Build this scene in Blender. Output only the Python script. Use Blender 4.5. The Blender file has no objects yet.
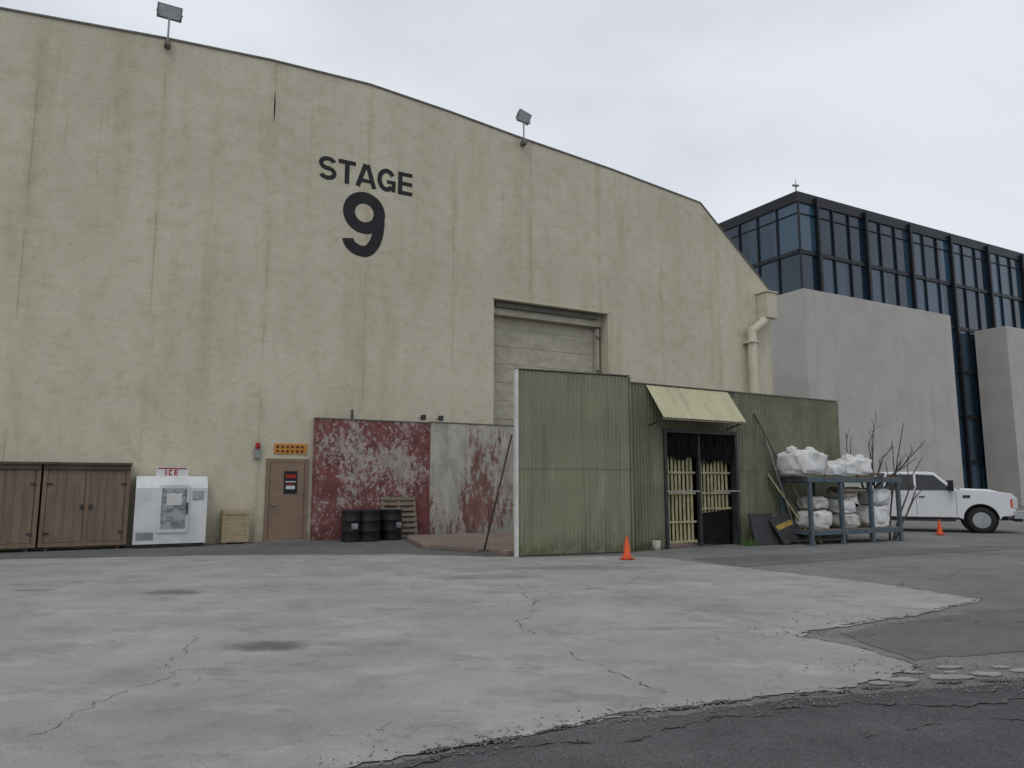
import bpy, bmesh, math, random
from mathutils import Vector, Matrix, noise as mnoise
random.seed(4)
rad = math.radians

# ------------------------------------------------------------------ materials
class NT:
    def __init__(s, name):
        s.m = bpy.data.materials.new(name); s.m.use_nodes = True
        s.n = s.m.node_tree.nodes; s.l = s.m.node_tree.links
        s.b = s.n['Principled BSDF']; s.tc = s.n.new('ShaderNodeTexCoord').outputs['Object']
    def setin(s, sock, v):
        if hasattr(v, 'is_output'): s.l.new(v, sock)
        elif isinstance(v, (tuple, list)):
            sock.default_value = (*v, 1) if len(v) == 3 and len(sock.default_value) == 4 else v
        else: sock.default_value = v
    def mapping(s, scale=(1,1,1), loc=(0,0,0), vec=None):
        n = s.n.new('ShaderNodeMapping'); n.inputs['Scale'].default_value = scale; n.inputs['Location'].default_value = loc
        s.l.new(vec or s.tc, n.inputs['Vector']); return n.outputs[0]
    def noise(s, scale, detail=4, rough=.55, vec=None, dist=0):
        n = s.n.new('ShaderNodeTexNoise'); n.inputs['Scale'].default_value = scale; n.inputs['Detail'].default_value = min(detail, 6)
        n.inputs['Roughness'].default_value = rough; n.inputs['Distortion'].default_value = dist
        s.l.new(vec or s.tc, n.inputs['Vector']); return n.outputs['Fac']
    def vor(s, scale, vec=None, feat='F1', out='Distance'):
        n = s.n.new('ShaderNodeTexVoronoi'); n.feature = feat; n.inputs['Scale'].default_value = scale
        s.l.new(vec or s.tc, n.inputs['Vector']); return n.outputs[out]
    def math(s, op, a, b=0.0, clamp=False):
        n = s.n.new('ShaderNodeMath'); n.operation = op; n.use_clamp = clamp
        s.setin(n.inputs[0], a); s.setin(n.inputs[1], b); return n.outputs[0]
    def ramp(s, v, a, b, c0=0.0, c1=1.0):
        n = s.n.new('ShaderNodeMapRange'); n.interpolation_type = 'SMOOTHSTEP'
        s.setin(n.inputs['Value'], v); n.inputs['From Min'].default_value = a; n.inputs['From Max'].default_value = b
        n.inputs['To Min'].default_value = c0; n.inputs['To Max'].default_value = c1; return n.outputs[0]
    def mix(s, f, a, b, mode='MIX'):
        n = s.n.new('ShaderNodeMix'); n.data_type = 'RGBA'; n.blend_type = mode
        s.setin(n.inputs[0], f); s.setin(n.inputs[6], a); s.setin(n.inputs[7], b); return n.outputs[2]
    def dark(s, col, f, k):
        return s.mix(f, col, (k, k, k) if not isinstance(k, tuple) else k, 'MULTIPLY')
    def xyz(s, vec=None):
        n = s.n.new('ShaderNodeSeparateXYZ'); s.l.new(vec or s.tc, n.inputs[0]); return n.outputs
    def bump(s, h, strength=.3, dist=.02, prev=None):
        n = s.n.new('ShaderNodeBump'); n.inputs['Strength'].default_value = strength; n.inputs['Distance'].default_value = dist
        s.l.new(h, n.inputs['Height'])
        if prev: s.l.new(prev, n.inputs['Normal'])
        return n.outputs[0]
    def out(s, col, rough=.8, normal=None, metal=0, spec=.3):
        s.setin(s.b.inputs['Base Color'], col); s.setin(s.b.inputs['Roughness'], rough)
        s.b.inputs['Metallic'].default_value = metal
        s.b.inputs['Specular IOR Level'].default_value = spec
        if normal: s.l.new(normal, s.b.inputs['Normal'])
        return s.m

def simple(name, c, c2=None, scale=3, rough=.7, bs=40, bst=.15, metal=0, spec=.3, stretch=(1,1,1), lo=.35, hi=.65):
    t = NT(name); v = t.mapping(stretch)
    c2 = c2 or tuple(x*.75 for x in c)
    col = t.mix(t.ramp(t.noise(scale, 5, .65, v), lo, hi), c, c2)
    nb = t.bump(t.noise(bs, 2, .6, v), bst, .01) if bst else None
    return t.out(col, rough, nb, metal, spec)

def m_stage():
    t = NT('stage_stucco'); X, Y, Z = t.xyz()
    c = t.mix(t.ramp(t.noise(.30, 5, .6), .35, .65), (.595,.560,.435), (.535,.500,.385))
    mott = t.noise(2.3, 6, .72)
    c = t.dark(c, t.math('MULTIPLY', t.ramp(mott, .46, .68), .65), (.83,.81,.76))
    c = t.mix(t.math('MULTIPLY', t.ramp(mott, .44, .30), .35), c, (.66,.63,.51))
    st = t.ramp(t.noise(1.0, 6, .65, t.mapping((1.1, 1, .10))), .44, .74)
    c = t.dark(c, t.math('MULTIPLY', st, .5), (.78,.76,.70))
    fst = t.ramp(t.noise(1.0, 5, .7, t.mapping((7, 1, .22))), .56, .72)
    c = t.dark(c, t.math('MULTIPLY', t.math('MULTIPLY', fst, t.ramp(Z, 4, 14)), .5), (.66,.62,.55))
    xd = t.math('ADD', X, t.math('MULTIPLY', t.math('SUBTRACT', t.noise(.8, 4, .6), .5), .25))
    d = t.math('PINGPONG', t.math('ADD', xd, 30.3+.85), 1.515)
    n2 = t.ramp(t.noise(.42, 5, .75, t.mapping((1.2, 1, .6))), .40, .68)
    seam = t.math('MULTIPLY', t.ramp(d, .0, .24, 1, 0), n2)
    c = t.dark(c, t.math('MULTIPLY', seam, .6), (.74,.71,.64))
    d2 = t.math('PINGPONG', t.math('ADD', X, 30.3+.85), 1.515)
    line = t.math('MULTIPLY', t.ramp(d2, .006, .028, 1, 0), t.ramp(t.noise(1.1, 4, .7, t.mapping((1,1,.5))), .42, .60))
    c = t.dark(c, t.math('MULTIPLY', line, .45), (.52,.49,.42))
    c = t.dark(c, t.math('MULTIPLY', t.math('MULTIPLY', t.ramp(Z, 0, 1.6, 1, 0), t.ramp(t.noise(2, 5, .7), .35,.6)), .7), (.66,.62,.56))
    spot = t.ramp(t.noise(6.5, 5, .75), .63, .70)
    c = t.dark(c, t.math('MULTIPLY', spot, .5), (.64,.60,.5))
    b1 = t.bump(t.noise(16, 5, .7), .45, .03)
    b2 = t.bump(t.noise(2.4, 5, .65), .40, .07, b1)
    return t.out(c, .92, b2, 0, .12)

def m_peel(name, base, under, lo, hi, seed, vst, big):
    t = NT(name); X, Y, Z = t.xyz()
    v = t.mapping((1,1,vst), (seed, 0, seed))
    m = t.math('ADD', t.math('MULTIPLY', t.noise(.75, 2, .5, v), big), t.math('MULTIPLY', t.noise(6.5, 6, .82, v, .1), 1-big))
    f = t.ramp(m, lo, hi)
    u = t.mix(t.ramp(t.noise(4, 5, .65, v), .38, .62), under, tuple(x*.74 for x in under))
    bse = t.mix(t.ramp(t.noise(3, 5, .65, v), .35, .65), base, tuple(x*.66 for x in base))
    c = t.mix(f, u, bse)
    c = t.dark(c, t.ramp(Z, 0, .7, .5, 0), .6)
    c = t.dark(c, t.math('MULTIPLY', t.ramp(t.noise(1, 5, .7, t.mapping((6,1,.4))), .5, .7), .4), .62)
    return t.out(c, .85, t.bump(f, .4, .006), 0, .2)

def m_asphalt(name, a, b, crack=0, stains=(), speck=.5, mott=.4, blot=0):
    t = NT(name)
    c = t.mix(t.ramp(t.noise(.30, 5, .6), .35, .65), a, b)
    c = t.mix(t.math('MULTIPLY', t.ramp(t.noise(1.3, 6, .75), .44, .68), mott), c, tuple(x*.60 for x in a))
    c = t.mix(t.math('MULTIPLY', t.ramp(t.noise(.7, 6, .75, t.mapping((1,1.6,1),(5,7,0))), .50, .66), .5), c, tuple(min(1,x*1.28) for x in b))
    sp = t.noise(110, 3, .7)
    c = t.mix(t.math('MULTIPLY', t.ramp(sp, .50, .64), speck), c, tuple(x*.45 for x in a))
    c = t.mix(t.math('MULTIPLY', t.ramp(sp, .46, .34), speck*.8), c, tuple(min(1,x*1.9) for x in b))
    spots = t.math('MULTIPLY', t.ramp(t.vor(2.6, t.mapping((1,1,1),(3,1,0))), .015, .06, 1, 0), .6)
    c = t.dark(c, spots, .40)
    c = t.dark(c, t.math('MULTIPLY', t.ramp(t.noise(11, 5, .78), .58, .68), .45), .58)
    if blot:
        bl = t.noise(1.0, 6, .7, t.mapping((.75,1.25,1),(11,3,0)))
        c = t.dark(c, t.math('MULTIPLY', t.ramp(bl, .56, .66), blot), (.66,.65,.63))
        c = t.dark(c, t.math('MULTIPLY', t.ramp(t.noise(.16, 4, .6, t.mapping((1,1.8,1),(4,8,0))), .48, .62), blot*.6), (.74,.73,.72))
    h = t.noise(55, 3, .65)
    if crack:
        wn = t.n.new('ShaderNodeTexNoise'); wn.inputs['Scale'].default_value = 1.5; wn.inputs['Detail'].default_value = 6; wn.inputs['Roughness'].default_value = .65
        t.l.new(t.tc, wn.inputs['Vector'])
        va = t.n.new('ShaderNodeVectorMath'); va.operation = 'MULTIPLY_ADD'
        t.l.new(wn.outputs['Color'], va.inputs[0]); va.inputs[1].default_value = (1.2,1.2,0); t.l.new(t.tc, va.inputs[2])
        e = t.vor(.30, va.outputs[0], 'DISTANCE_TO_EDGE')
        ck = t.math('MULTIPLY', t.ramp(e, .0008, .0030, 1, 0), t.ramp(t.noise(.6, 3, .6, t.mapping((1,1,1),(2,9,0))), .45, .58))
        c = t.dark(c, t.math('MULTIPLY', ck, crack), .35)
    X, Y, Z = t.xyz()
    for (sx, sy, rx, ry, k) in stains:
        dx = t.math('DIVIDE', t.math('SUBTRACT', X, sx), rx); dy = t.math('DIVIDE', t.math('SUBTRACT', Y, sy), ry)
        dd = t.math('ADD', t.math('MULTIPLY', dx, dx), t.math('MULTIPLY', dy, dy))
        dd = t.math('ADD', dd, t.math('MULTIPLY', t.math('SUBTRACT', t.noise(5, 5, .75), .5), 2.6))
        c = t.dark(c, t.math('MULTIPLY', t.ramp(dd, .1, 1.5, 1, 0), k), .42)
    return t.out(c, .88, t.bump(h, .7, .014), 0, .22)

def m_glass():
    t = NT('curtain_glass')
    cell = t.n.new('ShaderNodeTexWhiteNoise'); fl = t.n.new('ShaderNodeVectorMath'); fl.operation = 'FLOOR'
    t.l.new(t.mapping((1/2.4, 1/2.4, 1/3.6), (0,.1,.06)), fl.inputs[0]); t.l.new(fl.outputs[0], cell.inputs[0])
    c = t.mix(t.ramp(cell.outputs['Value'], .2, 1), (.012,.030,.052), (.045,.095,.145))  # lighter blue of the sky reflection is put into the pane colours
    return t.out(c, .06, t.bump(t.noise(.35, 2), .10, .06), 0, .62)

def m_concrete():
    t = NT('cladding_concrete'); X, Y, Z = t.xyz()
    c = t.mix(t.ramp(t.noise(.5, 5, .65), .35, .65), (.47,.455,.425), (.42,.405,.375))
    def joints(co, sp, w):
        return t.ramp(t.math('PINGPONG', t.math('ADD', co, 100*sp), sp/2), w, w+.02, 1, 0)
    j = t.math('MAXIMUM', joints(X, 2.4, .006), joints(Y, 2.4, .006))
    j = t.math('MAXIMUM', j, t.math('MULTIPLY', joints(Z, .9, .006), .6))
    c = t.dark(c, t.math('MULTIPLY', j, .12), .5)
    c = t.dark(c, t.math('MULTIPLY', t.ramp(t.noise(1, 5, .7, t.mapping((1.5,1.5,.1))), .5, .7), .35), .78)
    return t.out(c, .85, t.bump(t.noise(25, 3), .2, .01), 0, .2)

def m_corr(name, c, c2):
    t = NT(name); X, Y, Z = t.xyz()
    col = t.mix(t.ramp(t.noise(.9, 5, .65), .35, .65), c, c2)
    col = t.dark(col, t.math('MULTIPLY', t.ramp(t.noise(1, 5, .7, t.mapping((5,1,.25))), .47, .7), .6), .68)
    col = t.mix(t.math('MULTIPLY', t.ramp(t.noise(1, 5, .7, t.mapping((3,1,.5),(6,2,1))), .52, .7), .35), col, (.36,.355,.28))
    col = t.dark(col, t.math('MULTIPLY', t.ramp(Z, 0, .55, 1, 0), t.ramp(t.noise(5, 4), .3, .6)), (.6,.56,.5))
    col = t.mix(t.math('MULTIPLY', t.ramp(t.noise(8, 6, .75), .62, .68), .5), col, (.35,.345,.29))
    col = t.mix(t.math('MULTIPLY', t.ramp(t.noise(6, 6, .75, t.mapping((1,1,.5),(3,3,3))), .64, .69), .55), col, (.14,.095,.06))
    return t.out(col, .68, t.bump(t.noise(30, 2), .1, .01), 0, .25)

MT = dict(
 stage=m_stage(), glass=m_glass(), conc=m_concrete(),
 red=m_peel('peeling_red_paint', (.235,.088,.085), (.43,.375,.345), .465, .495, 0, .8, .36),
 pale=m_peel('peeling_pale_paint', (.28,.145,.125), (.50,.475,.415), .535, .590, 7, .35, .40),
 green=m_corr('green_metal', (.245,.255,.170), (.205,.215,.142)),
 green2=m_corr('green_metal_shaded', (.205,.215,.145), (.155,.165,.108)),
 cream=m_corr('cream_metal', (.52,.50,.32), (.43,.41,.27)),
 ground=m_asphalt('worn_asphalt', (.165,.164,.160), (.215,.213,.206), .5, (), .5, .4, .5),
 road=m_asphalt('dark_asphalt', (.074,.074,.075), (.110,.110,.109), 0, (), .8, .5),
 slab=m_asphalt('worn_concrete', (.300,.295,.278), (.365,.358,.338), .6, ((-2.43,7.66,.42,.24,.95),(-5.08,11.4,.42,.3,.8),(1.9,8.6,.5,.12,.4),(-.5,13.2,.9,.35,.4),(-7.3,11.6,.35,.15,.6),(1.2,14.6,1.6,.3,.4)), .42, .45, .6),
 fillc=m_asphalt('patch_asphalt', (.12,.12,.118), (.155,.154,.15)),
 ramp=m_asphalt('stained_concrete', (.20,.155,.13), (.25,.20,.17)),
 crack=simple('crack_dirt', (.075,.073,.068), (.12,.117,.108), 8, .95),
 black=simple('black_paint', (.012,.012,.014), (.02,.02,.022), 3, .6),
 cloth=simple('black_cloth', (.010,.010,.011), (.017,.017,.017), 3, .95, spec=.1),
 dark=simple('dark_metal', (.03,.03,.033), (.05,.05,.05), 5, .5),
 rust=simple('rusty_steel', (.075,.05,.042), (.04,.03,.028), 5, .7),
 mull=simple('mullion', (.010,.012,.016), (.014,.016,.02), 5, .4, bst=0),
 gmetal=simple('galvanised', (.32,.33,.33), (.24,.25,.25), 5, .5, metal=.4),
 cap=simple('roof_flashing', (.19,.18,.15), (.12,.115,.10), 5, .7),
 roof=simple('roofing', (.22,.22,.21), None, 1, .9),
 brown=simple('cabinet_paint', (.205,.15,.108), (.155,.112,.08), 2.5, .7, stretch=(3,3,.4)),
 brownd=simple('cabinet_trim', (.10,.074,.054), (.07,.052,.04), 2.5, .7),
 tand=simple('door_paint', (.26,.185,.13), (.22,.155,.11), 2, .55),
 ply=simple('plywood', (.42,.34,.22), (.33,.26,.165), 3, .75, stretch=(1,1,8)),
 wood=simple('weathered_wood', (.24,.20,.15), (.15,.125,.10), 4, .85, stretch=(1,1,6)),
 white=simple('white_enamel', (.68,.69,.68), (.56,.57,.55), 1.5, .35, bst=.03),
 sticker=simple('glass_sticker', (.35,.37,.38), (.16,.18,.19), 5, .4, lo=.45, hi=.6),
 redp=simple('red_plastic', (.42,.03,.025), None, 3, .5),
 orange=simple('orange_plastic', (.75,.11,.03), (.55,.075,.025), 4, .55),
 signo=simple('orange_sign', (.60,.27,.05), (.48,.20,.04), 9, .6),
 signink=simple('sign_ink', (.12,.05,.02), None, 9, .6),
 rack=simple('blue_grey_steel', (.085,.115,.135), (.05,.06,.07), 4, .6, lo=.45, hi=.7),
 bag=simple('woven_bag', (.70,.70,.68), (.55,.55,.53), 2.5, .75, bs=9, bst=.5),
 bagd=simple('dusty_bag', (.40,.38,.34), (.55,.54,.50), 4, .8, bs=9, bst=.5),
 bark=simple('bark', (.12,.095,.075), (.07,.055,.045), 8, .9),
 slat=simple('cream_slat', (.46,.42,.24), (.30,.27,.15), 6, .75, stretch=(1,1,.6)),
 tpaint=simple('truck_paint', (.74,.75,.76), (.70,.71,.72), .6, .22, bst=0, spec=.5),
 tglass=simple('truck_glass', (.012,.015,.018), None, 1, .06, bst=0, spec=.6),
 rubber=simple('tyre_rubber', (.018,.018,.018), (.03,.03,.03), 8, .85),
 chrome=simple('chrome', (.55,.56,.57), (.45,.46,.47), 3, .2, metal=.9, bst=0),
 lamp=simple('lamp_lens', (.62,.63,.62), None, 3, .15, bst=0, spec=.6),
 weed=simple('weed', (.06,.13,.03), (.10,.16,.05), 6, .8),
 stone=simple('gravel_stone', (.26,.255,.245), (.12,.118,.113), 30, .9),
 rollup=simple('rollup_paint', (.50,.47,.375), (.38,.355,.28), 1.6, .8, stretch=(1,1,1.6), bst=.2),
 yellow=simple('faded_yellow', (.40,.30,.06), (.22,.17,.06), 5, .8),
)

# ------------------------------------------------------------------ mesh builder
class B:
    def __init__(s): s.bm = bmesh.new(); s.mats = []
    def mi(s, m):
        m = MT[m] if isinstance(m, str) else m
        if m not in s.mats: s.mats.append(m)
        return s.mats.index(m)
    def face(s, pts, m, smooth=False):
        f = s.bm.faces.new([s.bm.verts.new(p) for p in pts]); f.material_index = s.mi(m); f.smooth = smooth; return f
    def box(s, x0, x1, y0, y1, z0, z1, m, M=None):
        c = [Vector((x, y, z)) for x in (x0, x1) for y in (y0, y1) for z in (z0, z1)]
        if M is not None: c = [M @ p for p in c]
        v = [s.bm.verts.new(p) for p in c]; k = s.mi(m)
        for q in ((0,1,3,2),(4,6,7,5),(0,4,5,1),(2,3,7,6),(0,2,6,4),(1,5,7,3)):
            s.bm.faces.new([v[i] for i in q]).material_index = k
    def prism(s, pts, axis, a, b, m):
        def P(p, t):
            return (p[0], t, p[1]) if axis == 'y' else (p[0], p[1], t) if axis == 'z' else (t, p[0], p[1])
        A = [s.bm.verts.new(P(p, a)) for p in pts]; C = [s.bm.verts.new(P(p, b)) for p in pts]; k = s.mi(m)
        n = len(pts)
        for f in ([A[::-1]], [C]): s.bm.faces.new(f[0]).material_index = k
        for i in range(n): s.bm.faces.new((A[i], A[(i+1) % n], C[(i+1) % n], C[i])).material_index = k
    def tube(s, p0, p1, r0, r1=None, m='dark', seg=12, caps=True):
        r1 = r0 if r1 is None else r1
        p0, p1 = Vector(p0), Vector(p1); d = (p1-p0).normalized()
        q = d.to_track_quat('Z', 'Y'); k = s.mi(m)
        R = []
        for p, r in ((p0, r0), (p1, r1)):
            R.append([s.bm.verts.new(p + q @ Vector((r*math.cos(2*math.pi*i/seg), r*math.sin(2*math.pi*i/seg), 0))) for i in range(seg)])
        for i in range(seg):
            f = s.bm.faces.new((R[0][i], R[0][(i+1) % seg], R[1][(i+1) % seg], R[1][i])); f.material_index = k; f.smooth = True
        if caps:
            s.bm.faces.new(R[0][::-1]).material_index = k; s.bm.faces.new(R[1]).material_index = k
    def lathe(s, prof, c, m, seg=24, axis='z', caps=True):
        k = s.mi(m); rings = []
        for r, h in prof:
            ring = []
            for i in range(seg):
                a = 2*math.pi*i/seg
                p = (r*math.cos(a), r*math.sin(a), h) if axis == 'z' else (r*math.cos(a), h, r*math.sin(a))
                ring.append(s.bm.verts.new((c[0]+p[0], c[1]+p[1], c[2]+p[2])))
            rings.append(ring)
        for a, b in zip(rings, rings[1:]):
            for i in range(seg):
                f = s.bm.faces.new((a[i], a[(i+1) % seg], b[(i+1) % seg], b[i])); f.material_index = k; f.smooth = True
        if caps:
            s.bm.faces.new(rings[0][::-1]).material_index = k; s.bm.faces.new(rings[-1]).material_index = k
    def blob(s, c, sx, sy, sz, m, seed=0, amp=.12, p=.55, sub=4, freq=2.2):
        k = s.mi(m); r = bmesh.ops.create_icosphere(s.bm, subdivisions=sub, radius=1)
        for v in r['verts']:
            d = v.co.copy()
            q = Vector([math.copysign(abs(t)**p, t) for t in d])
            n = mnoise.noise(d*freq + Vector((seed, seed*2.3, 0))) + .5*mnoise.noise(d*freq*2.6 + Vector((seed, 5, 0))) + .3*abs(mnoise.noise(d*freq*5 + Vector((seed, 9, 3))))
            q *= 1 + amp*n
            v.co = Vector((c[0]+q.x*sx, c[1]+q.y*sy, c[2]+q.z*sz))
            for f in v.link_faces: f.material_index = k; f.smooth = True
    def done(s, name, loc=(0,0,0), rot=0, parent=None, bevel=0, fixn=True):
        if fixn: bmesh.ops.recalc_face_normals(s.bm, faces=s.bm.faces)
        me = bpy.data.meshes.new(name); s.bm.to_mesh(me); s.bm.free()
        for m in s.mats: me.materials.append(m)
        o = bpy.data.objects.new(name, me); bpy.context.scene.collection.objects.link(o)
        o.location = loc; o.rotation_euler = (0, 0, rot)
        if parent: o.parent = parent
        if bevel:
            b = o.modifiers.new('Bevel', 'BEVEL'); b.width = bevel; b.segments = 2; b.limit_method = 'ANGLE'; b.angle_limit = rad(40)
        return o
def empty(name, loc, rot):
    e = bpy.data.objects.new(name, None); bpy.context.scene.collection.objects.link(e)
    e.location = loc; e.rotation_euler = (0, 0, rot); return e

# ------------------------------------------------------------------ sound stage
SO = Vector((-6.54, 21.74, 0)); SR = rad(29.0)
def SW(x, e, z=0):
    c, n = math.cos(SR), math.sin(SR)
    return (SO.x + c*x + n*e, SO.y + n*x - c*e, z)
stage = empty('sound_stage_building', SO, SR)
prof = [(-16.2,10.1),(-12.3,13.32),(-7.9,13.98),(-3.97,14.36),(-1,14.56),(2.14,14.63),(5,14.42),(7.8,14.14),(12,13.8),(16.49,13.32),(20.35,10.1)]
def topz(x):
    for (a, za), (b, zb) in zip(prof, prof[1:]):
        if a <= x <= b: return za + (zb-za)*(x-a)/(b-a)
DX0, DX1, DZ = 6.76, 11.60, 8.0
b = B(); D = 52
L = [p for p in prof if p[0] < DX0]; Mi = [p for p in prof if DX0 < p[0] < DX1]; R = [p for p in prof if p[0] > DX1]
b.face([(-16.2,0,0)] + [(DX0,0,0),(DX0,0,topz(DX0))] + [(x,0,z) for x, z in reversed(L)], 'stage')
b.face([(DX0,0,DZ),(DX1,0,DZ),(DX1,0,topz(DX1))] + [(x,0,z) for x, z in reversed(Mi)] + [(DX0,0,topz(DX0))], 'stage')
b.face([(DX1,0,0),(20.35,0,0)] + [(x,0,z) for x, z in reversed(R)] + [(DX1,0,topz(DX1))], 'stage')
RD = .72
b.face([(DX0,0,0),(DX0,RD,0),(DX0,RD,DZ),(DX0,0,DZ)], 'stage'); b.face([(DX1,0,0),(DX1,RD,0),(DX1,RD,DZ),(DX1,0,DZ)], 'stage')
b.face([(DX0,0,DZ),(DX1,0,DZ),(DX1,RD,DZ),(DX0,RD,DZ)], 'stage')
b.face([(20.35,0,0),(20.35,D,0),(20.35,D,10.1),(20.35,0,10.1)], 'stage'); b.face([(-16.2,0,0),(-16.2,D,0),(-16.2,D,10.1),(-16.2,0,10.1)], 'stage')
b.face([(-16.2,D,0),(20.35,D,0)] + [(x,D,z) for x, z in reversed(prof)], 'stage')
for (x0,z0),(x1,z1) in zip(prof, prof[1:]):
    b.face([(x0,.25,z0-.02),(x1,.25,z1-.02),(x1,D,z1-.02),(x0,D,z0-.02)], 'roof')
b.done('walls', parent=stage, fixn=False)
b = B()
for (x0,z0),(x1,z1) in zip(prof, prof[1:]):
    dx, dz = x1-x0, z1-z0; l = math.hypot(dx, dz); M = Matrix.Translation((x0,0,z0)) @ Matrix.Rotation(-math.atan2(dz,dx), 4, 'Y')
    b.box(0, l, -.035, .3, -.01, .045, 'cap', M)
b.done('parapet_cap', parent=stage)
b = B(); pts = [(-.84+.02*mnoise.noise(Vector((i*.6,0,0))), 13.55-i*.06) for i in range(17)]
for i in range(16):
    w = .016*math.sin(math.pi*(i+.5)/16)+.005
    (x0,z0),(x1,z1) = pts[i], pts[i+1]; b.face([(x0-w,-.004,z0),(x0+w,-.004,z0),(x1+w,-.004,z1),(x1-w,-.004,z1)],'black')
b.done('wall_crack', parent=stage, fixn=False)
b = B()   # roll-up door, recessed
z = 0; i = 0
while z < 7.9:
    b.box(DX0+.002, DX1-.002, .64+(.006 if i % 2 else 0), .70, z, z+.64, 'rollup'); z += .65; i += 1
b.box(DX0+.004, DX1-.004, .34, .63, 7.55, 7.99, 'rollup'); b.box(DX0+.2, DX1-.3, .2, .33, 7.80, 7.97, 'cap')
b.box(DX1-.22, DX1-.12, .40, .62, 0, 7.5, 'rollup'); b.box(DX1-.10, DX1-.004, .45, .62, 0, 7.5, 'cap')
b.box(DX0+.004, DX0+.15, .45, .62, 0, 7.5, 'rollup')
for zz in (5.6, 5.8, 7.1): b.box(DX1-.27, DX1-.10, .34, .395, zz, zz+.1, 'cap')
b.done('rollup_door', parent=stage)
b = B()
b.box(DX0-.04, DX1+.10, -.03, 0.02, DZ+.003, DZ+.07, 'stage'); b.box(DX1+.003, DX1+.08, -.025, .02, 0, DZ, 'stage')
b.done('door_trim', parent=stage, bevel=.01)

# lettering
lb = B(); layer = [0]
def stroke(path, t, ox, oz, closed=False):
    layer[0] += 1; y = -.006 - .0015*(layer[0] % 4)
    n = len(path); Lp, Rp = [], []
    for i in range(n):
        a = Vector(path[(i-1) % n] if closed or i > 0 else path[0]); c = Vector(path[(i+1) % n] if closed or i < n-1 else path[-1])
        d = (c-a).normalized(); nn = Vector((-d.y, d.x)); p = Vector(path[i])
        Lp.append(p+nn*t/2); Rp.append(p-nn*t/2)
    for i in range(n if closed else n-1):
        j = (i+1) % n
        lb.face([(ox+q.x, y, oz+q.y) for q in (Lp[i], Rp[i], Rp[j], Lp[j])], 'black')
def arc(cx, cz, rx, rz, a0, a1, n=40): return [(cx+rx*math.cos(rad(a0+(a1-a0)*i/n)), cz+rz*math.sin(rad(a0+(a1-a0)*i/n))) for i in range(n+1)]
h, t = .78, .15; zb = 11.09; x = .56
w = .58; rx, rz = (w-t)/2, (h-t)/4
stroke(arc(w/2, h-t/2-rz, rx, rz, 22, 262) + arc(w/2, t/2+rz, rx, rz, 82, -158), t*.93, x, zb); x += w+.05
w = .56; stroke([(0,h-t*.46),(w,h-t*.46)], t*.92, x, zb); stroke([(w/2,0),(w/2,h-t*.9)], t, x, zb); x += w+.0
w = .70; stroke([(t/2,0),(w/2-.03,h)], t, x, zb); stroke([(w-t/2,0),(w/2+.03,h)], t, x, zb); stroke([(.17,.22),(w-.17,.22)], t*.8, x, zb); x += w+.02
w = .63; stroke(arc(w/2, h/2, (w-t)/2, (h-t)/2, 32, 320, 50), t, x, zb); stroke([(w-t*.45,.02),(w-t*.45,.40)], t*.85, x, zb); stroke([(w*.52,.34),(w,.34)], t*.8, x, zb); x += w+.08
w = .50; stroke([(t/2,0),(t/2,h)], t, x, zb)
for zz in (t*.45, h/2, h-t*.45): stroke([(t*.98,zz),(w,zz)], t*.88, x, zb)
w, h, t = 1.42, 2.14, .42; x, zb = 1.36, 8.78; rr = .50
stroke(arc(w/2, h-t*.45-rr, (w-t)/2, rr, 0, 360, 60)[:-1], t*.92, x, zb, True)
stroke(arc(w/2, 1.22, (w-t)/2, 1.22-t*.42, 14, -92, 34) + arc(w/2-.01, .56, (w-t)/2-.0, .56-t*.42, -94, -176, 20), t*.86, x, zb)
lb.done('stage_number_lettering', parent=stage, fixn=False)

# personnel door
b = B()
b.box(-.62, .58, -.06, .02, 0, 2.36, 'tand'); b.box(-.50, .46, -.075, -.062, .02, 2.25, 'tand')
b.box(-.515, -.50, -.07, -.061, .02, 2.26, 'brownd'); b.box(.46, .475, -.07, -.061, .02, 2.26, 'brownd'); b.box(-.515, .475, -.07, -.061, 2.25, 2.265, 'brownd')
b.box(-.12, .26, -.09, -.076, 1.35, 2.0, 'black'); b.box(-.08, .22, -.094, -.091, 1.80, 1.90, 'redp'); b.box(-.06, .20, -.094, -.091, 1.48, 1.58, 'white'); b.box(-.08, .22, -.094, -.091, 1.68, 1.71, 'white'); b.box(-.05, .17, -.094, -.091, 1.62, 1.65, 'redp')
b.tube((-.43,-.078,1.05), (-.43,-.15,1.05), .03, None, 'gmetal'); b.box(-.46, -.30, -.16, -.14, 1.03, 1.07, 'gmetal')
b.box(-.62, .58, -.12, -.063, 0, .02, 'gmetal')
b.done('entrance_door', parent=stage, bevel=.006)
b = B(); b.box(-.42, .52, -.03, -.002, 2.50, 2.80, 'signo')
for r in range(2):
    for i in range(6): b.box(-.36+i*.14, -.28+i*.14, -.034, -.031, 2.54+r*.13, 2.61+r*.13, 'signink')
b.done('warning_sign', loc=SO, rot=SR)
b = B(); b.box(-.98, -.80, -.12, -.002, 2.36, 2.62, 'gmetal'); b.tube((-.89,-.10,2.63), (-.89,-.10,2.80), .075, .06, 'redp'); b.tube((-.89,-.06,2.36), (-.89,-.06,0), .012, None, 'stage', 6)
b.done('warning_beacon', loc=SO, rot=SR, bevel=.01)

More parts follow.
